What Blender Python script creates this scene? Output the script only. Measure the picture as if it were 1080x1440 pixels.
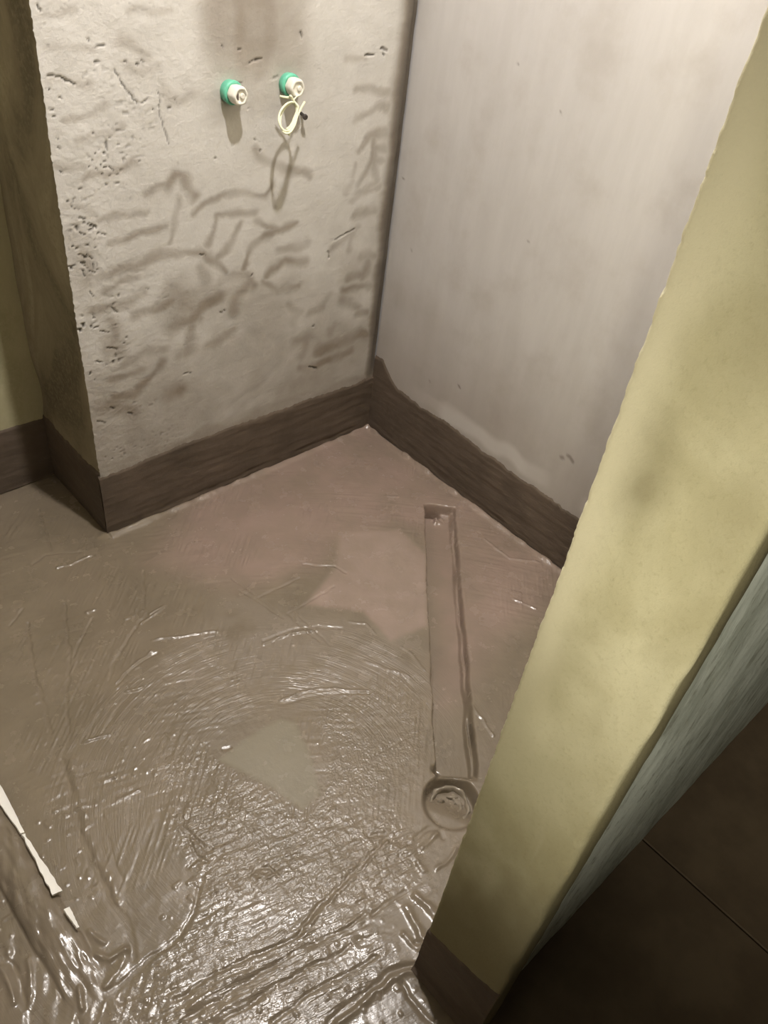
import bpy, math, random
import numpy as np
from mathutils import Matrix, Vector

for o in list(bpy.data.objects):
    bpy.data.objects.remove(o)
S = bpy.context.scene
COL = S.collection
random.seed(4)
rng = np.random.default_rng(11)

# ---------------------------------------------------------------- camera
R = [[0.736143, -0.667217, 0.113642], [-0.375899, -0.542667, -0.751141], [0.562844, 0.510229, -0.650287]]          # rows: right, down, forward in world axes
CP = [-1.54476, -1.52901, 1.5]
cd = bpy.data.cameras.new('camera')
cam = bpy.data.objects.new('camera', cd)
COL.objects.link(cam)
cd.sensor_fit = 'HORIZONTAL'
cd.sensor_width = 36.0
cd.lens = 1128.829 / 1080 * 36
cd.clip_start = 0.02
cam.matrix_world = Matrix(((R[0][0], -R[1][0], -R[2][0], CP[0]),
                           (R[0][1], -R[1][1], -R[2][1], CP[1]),
                           (R[0][2], -R[1][2], -R[2][2], CP[2]),
                           (0, 0, 0, 1)))
S.camera = cam

# ---------------------------------------------------------------- world, exposure, lamp constants
w = bpy.data.worlds.new('world')
S.world = w
w.use_nodes = True
w.node_tree.nodes['Background'].inputs[0].default_value = (1, 0.95, 0.85, 1)
w.node_tree.nodes['Background'].inputs[1].default_value = 0.02
S.view_settings.view_transform = 'Standard'
S.view_settings.look = 'None'
S.view_settings.gamma = 1
S.view_settings.use_curve_mapping = False
S.view_settings.exposure = 0.0
BULB = (-0.74, -0.70, 2.45)      # bare bulb under the bathroom ceiling
BULB_STRENGTH = 3500
HALL = (-2.25, -1.93, 1.25)      # bulb of the work lamp standing in the hall
HALL_POWER = 80
CEIL = 2.62

# ---------------------------------------------------------------- helpers
def tag(o, label=None, cat=None, group=None, kind=None):
    if label: o['label'] = label
    if cat: o['category'] = cat
    if group: o['group'] = group
    if kind: o['kind'] = kind
    return o

def link(name, me, mat=None, parent=None):
    o = bpy.data.objects.new(name, me)
    COL.objects.link(o)
    if mat is not None: me.materials.append(mat)
    if parent is not None: o.parent = parent
    return o

def empty(name, loc):
    o = bpy.data.objects.new(name, None)
    COL.objects.link(o)
    o.location = loc
    o.empty_display_size = 0.05
    return o

def box_vf(x0, x1, y0, y1, z0, z1, base=0):
    v = [(x0,y0,z0),(x1,y0,z0),(x1,y1,z0),(x0,y1,z0),(x0,y0,z1),(x1,y0,z1),(x1,y1,z1),(x0,y1,z1)]
    f = [(0,3,2,1),(4,5,6,7),(0,1,5,4),(1,2,6,5),(2,3,7,6),(3,0,4,7)]
    return v, [tuple(i+base for i in q) for q in f]

def mesh_boxes(name, boxes, mat, parent=None, kind=None):
    V, F = [], []
    for b in boxes:
        v, f = box_vf(*b, base=len(V)); V += v; F += f
    me = bpy.data.meshes.new(name)
    me.from_pydata(V, [], F); me.update()
    o = link(name, me, mat, parent)
    if kind: o['kind'] = kind
    return o

def grid(name, P, mat, attrs=None, boxes=(), parent=None, smooth=True, flip=False):
    """P: (n, m, 3) vertex lattice -> one mesh, plus closed boxes behind it."""
    n, m = P.shape[:2]
    V = P.reshape(-1, 3)
    i = np.arange(n*m).reshape(n, m)
    q = np.stack([i[:-1,:-1], i[1:,:-1], i[1:,1:], i[:-1,1:]], -1).reshape(-1, 4)
    if flip: q = q[:, ::-1]
    nq = len(q)
    bv, bf = [], []
    for b in boxes:
        v, f = box_vf(*b, base=len(V)+len(bv)); bv += v; bf += f
    if bv:
        V = np.vstack([V, np.array(bv)]); q = np.vstack([q, np.array(bf)])
    me = bpy.data.meshes.new(name)
    me.vertices.add(len(V)); me.vertices.foreach_set('co', V.astype(np.float32).ravel())
    me.loops.add(len(q)*4); me.loops.foreach_set('vertex_index', q.astype(np.int32).ravel())
    me.polygons.add(len(q))
    me.polygons.foreach_set('loop_start', np.arange(0, len(q)*4, 4, dtype=np.int32))
    sm = np.zeros(len(q), bool); sm[:nq] = smooth
    me.update(calc_edges=True)
    me.polygons.foreach_set('use_smooth', sm)
    for k, a in (attrs or {}).items():
        at = me.attributes.new(k, 'FLOAT', 'POINT')
        d = np.zeros(len(V), np.float32); d[:n*m] = a.ravel(); at.data.foreach_set('value', d)
    me.validate()
    return link(name, me, mat, parent)

LAT = rng.random((256, 256))
def vn(u, v, seed=0):
    """smooth value noise in -1..1"""
    u = u + seed*17.31; v = v + seed*9.77
    iu = np.floor(u).astype(int); iv = np.floor(v).astype(int)
    fu = u-iu; fv = v-iv
    fu = fu*fu*fu*(fu*(fu*6-15)+10); fv = fv*fv*fv*(fv*(fv*6-15)+10)
    g = lambda a, b: LAT[a % 256, b % 256]
    r = (g(iu,iv)*(1-fu)+g(iu+1,iv)*fu)*(1-fv) + (g(iu,iv+1)*(1-fu)+g(iu+1,iv+1)*fu)*fv
    return r*2-1
def fbm(u, v, seed=0, o=3):
    s = 0; a = 1; t = 0
    for k in range(o):
        s = s + a*vn(u*2**k, v*2**k, seed+k*3.1); t += a; a *= .5
    return s/t
def sst(a, b, x):
    t = np.clip((x-a)/(b-a), 0, 1); return t*t*(3-2*t)
def dpoly(X, Y, pts):
    d = np.full(X.shape, 9.0)
    for (x0,y0),(x1,y1) in zip(pts[:-1], pts[1:]):
        dx, dy = x1-x0, y1-y0; L = dx*dx+dy*dy+1e-12
        t = np.clip(((X-x0)*dx+(Y-y0)*dy)/L, 0, 1)
        d = np.minimum(d, np.hypot(X-x0-t*dx, Y-y0-t*dy))
    return d
def crop(X, Y, pts, m):
    xs = [p[0] for p in pts]; ys = [p[1] for p in pts]
    return (X > min(xs)-m) & (X < max(xs)+m) & (Y > min(ys)-m) & (Y < max(ys)+m)
def inside(X, Y, pts, soft):
    c = np.zeros(X.shape, bool); n = len(pts)
    for k in range(n):
        x0, y0 = pts[k]; x1, y1 = pts[(k+1) % n]
        if y0 == y1: continue
        c ^= ((y0 > Y) != (y1 > Y)) & (X < (x1-x0)*(Y-y0)/(y1-y0)+x0)
    d = dpoly(X, Y, list(pts)+[pts[0]])
    return sst(-soft, soft, np.where(c, d, -d))

def tube_vf(path, rad, n=8, closed=False, caps=True):
    pts = [Vector(p) for p in path]; V, F = [], []
    prev = None; m = len(pts)
    for k, p in enumerate(pts):
        a = pts[k-1] if (k > 0 or closed) else pts[k]
        b = pts[(k+1) % m] if (k < m-1 or closed) else pts[k]
        t = (b-a).normalized()
        if prev is None:
            prev = t.orthogonal().normalized()
        u = (prev - t*prev.dot(t)).normalized(); prev = u
        v = t.cross(u)
        r = rad[k] if isinstance(rad, (list, tuple)) else rad
        for j in range(n):
            an = 2*math.pi*j/n
            V.append(tuple(p + (u*math.cos(an)+v*math.sin(an))*r))
    for k in range(m if closed else m-1):
        for j in range(n):
            a = k*n+j; b = k*n+(j+1) % n; c = ((k+1) % m)*n+(j+1) % n; d = ((k+1) % m)*n+j
            F.append((a, b, c, d))
    if caps and not closed:
        F.append(tuple(range(n-1, -1, -1))); F.append(tuple((m-1)*n+j for j in range(n)))
    return V, F
def smooth_path(p, k=6):
    out = []; P = [Vector(q) for q in p]; P = [P[0]*2-P[1]]+P+[P[-1]*2-P[-2]]
    for i in range(1, len(P)-2):
        for s in range(k):
            t = s/k; a, b, c, d = P[i-1:i+3]
            out.append(.5*((2*b)+(c-a)*t+(2*a-5*b+4*c-d)*t*t+(3*b-a-3*c+d)*t**3))
    out.append(P[-2]); return out
def mesh_vf(name, V, F, mat, parent=None, smooth=True):
    me = bpy.data.meshes.new(name); me.from_pydata([tuple(v) for v in V], [], F); me.update()
    if smooth:
        me.polygons.foreach_set('use_smooth', [len(p.vertices) <= 4 for p in me.polygons])
    return link(name, me, mat, parent)
def lathe_vf(prof, n=28, wob=None):
    V, F = [], []; m = len(prof)
    for i, (r, z) in enumerate(prof):
        for j in range(n):
            a = 2*math.pi*j/n; k = 1 if wob is None else wob(i, j)
            V.append((r*k*math.cos(a), r*k*math.sin(a), z))
    for i in range(m-1):
        for j in range(n):
            F.append((i*n+j, i*n+(j+1) % n, (i+1)*n+(j+1) % n, (i+1)*n+j))
    F.append(tuple(range(n-1, -1, -1))); F.append(tuple((m-1)*n+j for j in range(n)))
    return V, F

# ---------------------------------------------------------------- materials
def new_mat(name, rough=.8, spec=.3):
    m = bpy.data.materials.new(name); m.use_nodes = True
    nt = m.node_tree; b = nt.nodes['Principled BSDF']
    b.inputs['Roughness'].default_value = rough
    b.inputs['Specular IOR Level'].default_value = spec
    return m, nt, b
def N(nt, t, **k):
    n = nt.nodes.new(t)
    for a, v in k.items(): setattr(n, a, v)
    return n
def noise(nt, scale, detail=5, rough=.6, stretch=None, dist=0):
    tc = N(nt, 'ShaderNodeTexCoord'); n = N(nt, 'ShaderNodeTexNoise')
    n.inputs['Scale'].default_value = scale; n.inputs['Detail'].default_value = detail
    n.inputs['Roughness'].default_value = rough; n.inputs['Distortion'].default_value = dist
    if stretch:
        mp = N(nt, 'ShaderNodeMapping'); mp.inputs['Scale'].default_value = stretch
        nt.links.new(tc.outputs['Object'], mp.inputs[0]); nt.links.new(mp.outputs[0], n.inputs['Vector'])
    else:
        nt.links.new(tc.outputs['Object'], n.inputs['Vector'])
    return n.outputs['Fac']
def ramp(nt, src, a, b, lo=0., hi=1.):
    r = N(nt, 'ShaderNodeMapRange'); r.interpolation_type = 'SMOOTHSTEP'
    r.inputs[1].default_value = a; r.inputs[2].default_value = b
    r.inputs[3].default_value = lo; r.inputs[4].default_value = hi
    nt.links.new(src, r.inputs[0]); return r.outputs[0]
def mix(nt, fac, a, b, mode='MIX'):
    n = N(nt, 'ShaderNodeMix', data_type='RGBA', blend_type=mode)
    for s, v in ((n.inputs[0], fac), (n.inputs[6], a), (n.inputs[7], b)):
        if hasattr(v, 'is_linked'): nt.links.new(v, s)
        elif isinstance(v, (int, float)): s.default_value = v
        else: s.default_value = (*v, 1)
    return n.outputs[2]
def mul(nt, a, k):
    n = N(nt, 'ShaderNodeMath', operation='MULTIPLY')
    for s, v in ((n.inputs[0], a), (n.inputs[1], k)):
        if hasattr(v, 'is_linked'): nt.links.new(v, s)
        else: s.default_value = v
    return n.outputs[0]
def add(nt, a, b):
    n = N(nt, 'ShaderNodeMath', operation='ADD'); n.use_clamp = True
    nt.links.new(a, n.inputs[0]); nt.links.new(b, n.inputs[1]); return n.outputs[0]
def attr(nt, name):
    n = N(nt, 'ShaderNodeAttribute'); n.attribute_name = name; return n.outputs['Fac']
def bump(nt, b, h, strength=.3, dist=.002):
    n = N(nt, 'ShaderNodeBump'); n.inputs['Strength'].default_value = strength
    n.inputs['Distance'].default_value = dist
    nt.links.new(h, n.inputs['Height']); nt.links.new(n.outputs[0], b.inputs['Normal'])

# back wall: pale cement with damp brush loops still drying
m_back, nt, b = new_mat('drying_cement', .75, .25)
n1 = noise(nt, 9, 6); n2 = noise(nt, 160, 4)
dry = mix(nt, ramp(nt, n1, .35, .7), (.63,.608,.575), (.54,.518,.482))
dry = mix(nt, ramp(nt, n2, .3, .75), dry, (.59,.565,.53))
wet = mix(nt, ramp(nt, n1, .3, .7), (.30,.258,.212), (.24,.203,.163))
c = mix(nt, attr(nt, 'stain'), dry, wet)
c = mix(nt, attr(nt, 'pit'), c, (.05,.042,.035))
nt.links.new(c, b.inputs['Base Color'])
bump(nt, b, add(nt, mul(nt, n2, .5), mul(nt, noise(nt, 45, 5), .8)), .6, .003)

# right wall: smoother grey cement
m_right, nt, b = new_mat('smooth_cement', .7, .25)
n1 = noise(nt, 4, 5, .6, (1, 6, 1)); n2 = noise(nt, 7, 6)
c = mix(nt, ramp(nt, n1, .3, .7), (.535,.51,.488), (.50,.476,.454))
c = mix(nt, ramp(nt, n2, .45, .75), c, (.455,.425,.395))
c = mix(nt, attr(nt, 'stain'), c, (.335,.29,.25))
c = mix(nt, attr(nt, 'pale'), c, (.66,.64,.61))
c = mix(nt, attr(nt, 'pit'), c, (.14,.11,.09))
nt.links.new(c, b.inputs['Base Color'])
bump(nt, b, add(nt, mul(nt, noise(nt, 120, 4), .4), mul(nt, noise(nt, 25, 5, .6, (1, 3, 1)), .8)), .2, .003)

# dark wet waterproofing slurry painted along the wall foot
m_band, nt, b = new_mat('dark_slurry', .62, .3)
n1 = noise(nt, 8, 6); n2 = noise(nt, 16, 5, .65, (1, 1, 5))
c = mix(nt, ramp(nt, n1, .3, .7), (.132,.10,.075), (.097,.074,.055))
c = mix(nt, mul(nt, ramp(nt, n2, .5, .8), .6), c, (.17,.13,.10))
nt.links.new(c, b.inputs['Base Color'])
bump(nt, b, add(nt, n2, mul(nt, noise(nt, 90, 4), .5)), .3, .004)

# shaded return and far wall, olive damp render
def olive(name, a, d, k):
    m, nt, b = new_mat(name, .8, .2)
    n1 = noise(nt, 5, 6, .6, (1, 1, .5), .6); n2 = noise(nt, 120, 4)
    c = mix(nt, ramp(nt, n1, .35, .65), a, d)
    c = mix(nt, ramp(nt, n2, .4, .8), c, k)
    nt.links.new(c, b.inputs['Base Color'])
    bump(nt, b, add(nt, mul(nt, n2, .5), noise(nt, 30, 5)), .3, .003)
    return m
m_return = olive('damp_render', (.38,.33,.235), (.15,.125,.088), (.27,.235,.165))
m_far = olive('olive_render', (.50,.46,.29), (.38,.35,.22), (.46,.42,.27))
m_plain = olive('plain_render', (.30,.275,.24), (.24,.22,.19), (.28,.26,.225))

# door jamb: yellowish raw render
m_jamb, nt, b = new_mat('yellow_render', .85, .2)
n1 = noise(nt, 5.5, 4, .5, None, .4); n2 = noise(nt, 170, 4, .7); n3 = noise(nt, 14, 5)
c = mix(nt, ramp(nt, n1, .40, .66), (.70,.66,.46), (.50,.46,.29))
c = mix(nt, mul(nt, ramp(nt, n3, .5, .8), .6), c, (.60,.55,.35))
c = mix(nt, mul(nt, ramp(nt, n2, .5, .8), .35), c, (.33,.29,.16))
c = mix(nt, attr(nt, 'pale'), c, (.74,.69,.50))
c = mix(nt, attr(nt, 'damp_shade'), c, (.235,.205,.115))  # damp blotches, plus shade painted on the lower jamb and outer lip
nt.links.new(c, b.inputs['Base Color'])
bump(nt, b, add(nt, mul(nt, n2, .7), mul(nt, n3, .5)), .75, .002)

m_hallwall, nt, b = new_mat('grimy_white_render', .8, .2)
n1 = noise(nt, 6, 7, .75, (1.2, 1, .35), .8); n2 = noise(nt, 40, 5, .7, (1, 1, .4))
c = mix(nt, ramp(nt, n1, .42, .62), (.80,.85,.78), (.56,.60,.53))
c = mix(nt, mul(nt, ramp(nt, n2, .52, .7), .7), c, (.27,.27,.21))
nt.links.new(c, b.inputs['Base Color'])
bump(nt, b, n2, .4, .003)

m_tile, nt, b = new_mat('dark_tile', .45, .3)
c = mix(nt, ramp(nt, noise(nt, 9, 6), .35, .7), (.19,.137,.093), (.25,.185,.125))
nt.links.new(c, b.inputs['Base Color'])
m_grout, nt, b = new_mat('dark_grout', .9, .1); b.inputs['Base Color'].default_value = (.007,.005,.004,1)

# wet floor slurry
m_floor, nt, b = new_mat('wet_slurry', .3, .65)
n1 = noise(nt, 5, 6, .6); n2 = noise(nt, 60, 5)
base = mix(nt, ramp(nt, n1, .35, .65), (.225,.182,.132), (.19,.154,.11))
pink = mix(nt, ramp(nt, n1, .3, .7), (.32,.234,.194), (.285,.209,.172))
c = mix(nt, attr(nt, 'pink'), base, pink)
c = mix(nt, attr(nt, 'grey'), c, (.265,.222,.18))
c = mix(nt, attr(nt, 'pool'), c, (.345,.262,.218))
c = mix(nt, attr(nt, 'olive'), c, (.25,.222,.162))
nt.links.new(c, b.inputs['Base Color'])
rr = ramp(nt, noise(nt, 18, 5), .3, .7, .17, .30)
nt.links.new(rr, b.inputs['Roughness'])
def vmath(nt, op, a, b_=None):
    n = N(nt, 'ShaderNodeMath', operation=op)
    for s_, v in ((n.inputs[0], a), (n.inputs[1], b_)):
        if v is None: continue
        if hasattr(v, 'is_linked'): nt.links.new(v, s_)
        else: s_.default_value = v
    return n.outputs[0]
tc = N(nt, 'ShaderNodeTexCoord'); sp = N(nt, 'ShaderNodeSeparateXYZ'); nt.links.new(tc.outputs['Object'], sp.inputs[0])
px, py = sp.outputs[0], sp.outputs[1]
wob = vmath(nt, 'MULTIPLY', vmath(nt, 'SUBTRACT', noise(nt, 9, 3), .5), .03)
def noise_uv(nt, u, v, detail=2, rough=.5):
    cb = N(nt, 'ShaderNodeCombineXYZ'); nt.links.new(u, cb.inputs[0]); nt.links.new(v, cb.inputs[1])
    n = N(nt, 'ShaderNodeTexNoise'); n.inputs['Scale'].default_value = 1; n.inputs['Detail'].default_value = detail; n.inputs['Roughness'].default_value = rough
    nt.links.new(cb.outputs[0], n.inputs['Vector']); return n.outputs['Fac']
# straight trowel lines
su = vmath(nt, 'ADD', vmath(nt, 'MULTIPLY', px, .965), vmath(nt, 'MULTIPLY', py, -.261))
sv = vmath(nt, 'ADD', vmath(nt, 'ADD', vmath(nt, 'MULTIPLY', px, .261), vmath(nt, 'MULTIPLY', py, .965)), wob)
lines = noise_uv(nt, vmath(nt, 'MULTIPLY', su, 22), vmath(nt, 'MULTIPLY', sv, 260), 2, .6)
# brush arcs turning about the middle of the floor
ax_ = vmath(nt, 'ADD', px, .99); ay_ = vmath(nt, 'ADD', py, .867)
ra = vmath(nt, 'ADD', vmath(nt, 'SQRT', vmath(nt, 'ADD', vmath(nt, 'MULTIPLY', ax_, ax_), vmath(nt, 'MULTIPLY', ay_, ay_))), vmath(nt, 'MULTIPLY', wob, .5))
ta = vmath(nt, 'ARCTAN2', ay_, ax_)
arcs = noise_uv(nt, vmath(nt, 'MULTIPLY', ta, 5), vmath(nt, 'MULTIPLY', ra, 270), 2, .6)
spk_ = noise(nt, 210, 2, .5)
bp = vmath(nt, 'ADD', mul(nt, noise(nt, 220, 4, .6), .10), mul(nt, noise(nt, 90, 4), .16))
bp = vmath(nt, 'ADD', bp, mul(nt, mul(nt, spk_, attr(nt, 'spark')), .85))
bp = vmath(nt, 'ADD', bp, mul(nt, mul(nt, lines, attr(nt, 'streak')), .95))
bp = vmath(nt, 'ADD', bp, mul(nt, mul(nt, arcs, attr(nt, 'arc')), .95))
bump(nt, b, bp, .75, .0022)

def flat(name, col, rough=.5, spec=.5, var=.12, sc=60, metal=0):
    m, nt, b = new_mat(name, rough, spec)
    d = tuple(x*(1-var) for x in col)
    nt.links.new(mix(nt, ramp(nt, noise(nt, sc, 4), .3, .7), col, d), b.inputs['Base Color'])
    b.inputs['Metallic'].default_value = metal
    return m
m_green = flat('green_plastic', (.15,.54,.37), .4)
m_white = flat('white_plastic', (.82,.79,.70), .4)
m_pipe = flat('bare_white_pipe', (.95,.93,.88), .25, .5, .03)
m_cord = flat('pale_cord', (.80,.80,.58), .7, .2)
m_nail = flat('dark_iron', (.06,.05,.045), .6, .4)
m_dark = flat('plug_recess', (.16,.13,.11), .8, .2)
m_metal = flat('grey_metal', (.4,.4,.4), .4, .5, .1, 40, 1)
m_drain, nt, b = new_mat('slurry_coated_plastic', .1, .8)
c = mix(nt, ramp(nt, noise(nt, 30, 5), .3, .7), (.30,.26,.20), (.24,.20,.15))
nt.links.new(c, b.inputs['Base Color']); bump(nt, b, noise(nt, 70, 4), .4, .004)
def emit(name, col, s):
    m, nt, b = new_mat(name)
    b.inputs['Base Color'].default_value = (.9,.9,.9,1)
    b.inputs['Emission Color'].default_value = (*col, 1); b.inputs['Emission Strength'].default_value = s
    return m
m_bulb = emit('bulb_glow', (1, .955, .92), BULB_STRENGTH)
m_hallbulb = emit('work_lamp_glass', (1, .92, .7), 6)

# ---------------------------------------------------------------- geometry constants (metres)
XD = -0.912            # outer corner of the pier carrying the back wall
YF = 0.305             # far wall in the recess beside the pier
XL = -1.95             # left wall
XJ, YJ0, YJ1 = -1.013, -1.280, -1.424     # door jamb face, inner and outer edge
YH = -1.404            # hall side wall face
XDL = -1.80            # other side of the doorway

def edge_wob(z, s):    # ragged plaster arris
    return .0012*vn(z/.010, z*0+s, s)+.0010*vn(z/.004, z*0+s, s+3)+.002*vn(z/.16, z*0, s+5)

# ---------------------------------------------------------------- floor (height field)
STEP = .0021
xs = np.arange(XL, .0001, STEP); ys = np.arange(-1.436, YF+.0001, STEP)
X, Y = np.meshgrid(xs, ys, indexing='ij')
POLY = {'streak':[(-1.192,-0.787),(-1.109,-0.796),(-1.023,-0.844),(-0.994,-0.946),(-0.85,-1.061),(-0.847,-1.139),(-0.914,-1.207),(-1.021,-1.168),(-1.03,-1.254),(-1.179,-1.258),(-1.293,-1.238),(-1.492,-1.044),(-1.442,-0.995),(-1.35,-0.98),(-1.265,-0.967),(-1.195,-0.892),(-1.209,-0.828)],'sparkle':[(-1.153,-0.64),(-1.075,-0.636),(-1.048,-0.754),(-0.99,-0.871),(-0.985,-0.934),(-0.912,-0.912),(-0.84,-0.773),(-0.677,-0.778),(-0.555,-0.819),(-0.727,-1.017),(-0.84,-1.05),(-0.847,-1.139),(-0.976,-1.157),(-1.216,-0.96),(-1.209,-0.828)],'smooth1':[(-1.055,-0.734),(-0.986,-0.728),(-0.895,-0.731),(-0.876,-0.757),(-0.9,-0.838),(-0.939,-0.921),(-0.988,-0.927),(-1.005,-0.855)],'smooth2':[(-0.405,-0.351),(-0.264,-0.432),(-0.269,-0.551),(-0.448,-0.734),(-0.551,-0.714),(-0.547,-0.603),(-0.647,-0.501),(-0.509,-0.446)],'pink':[(0.008,0.034),(-0.379,0.016),(-0.688,-0.01),(-0.878,-0.149),(-0.761,-0.358),(-0.555,-0.413),(-0.424,-0.373),(-0.254,-0.421),(-0.229,-0.51),(-0.35,-0.687),(-0.566,-0.912),(-0.49,-0.92),(-0.337,-0.874),(-0.173,-0.878),(0.018,-0.825)],'grey':[(-0.761,-0.358),(-0.661,-0.519),(-0.535,-0.67),(-0.495,-0.756),(-0.571,-0.858),(-0.768,-0.708),(-0.958,-0.564),(-1.076,-0.522),(-0.93,-0.432)]}
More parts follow.
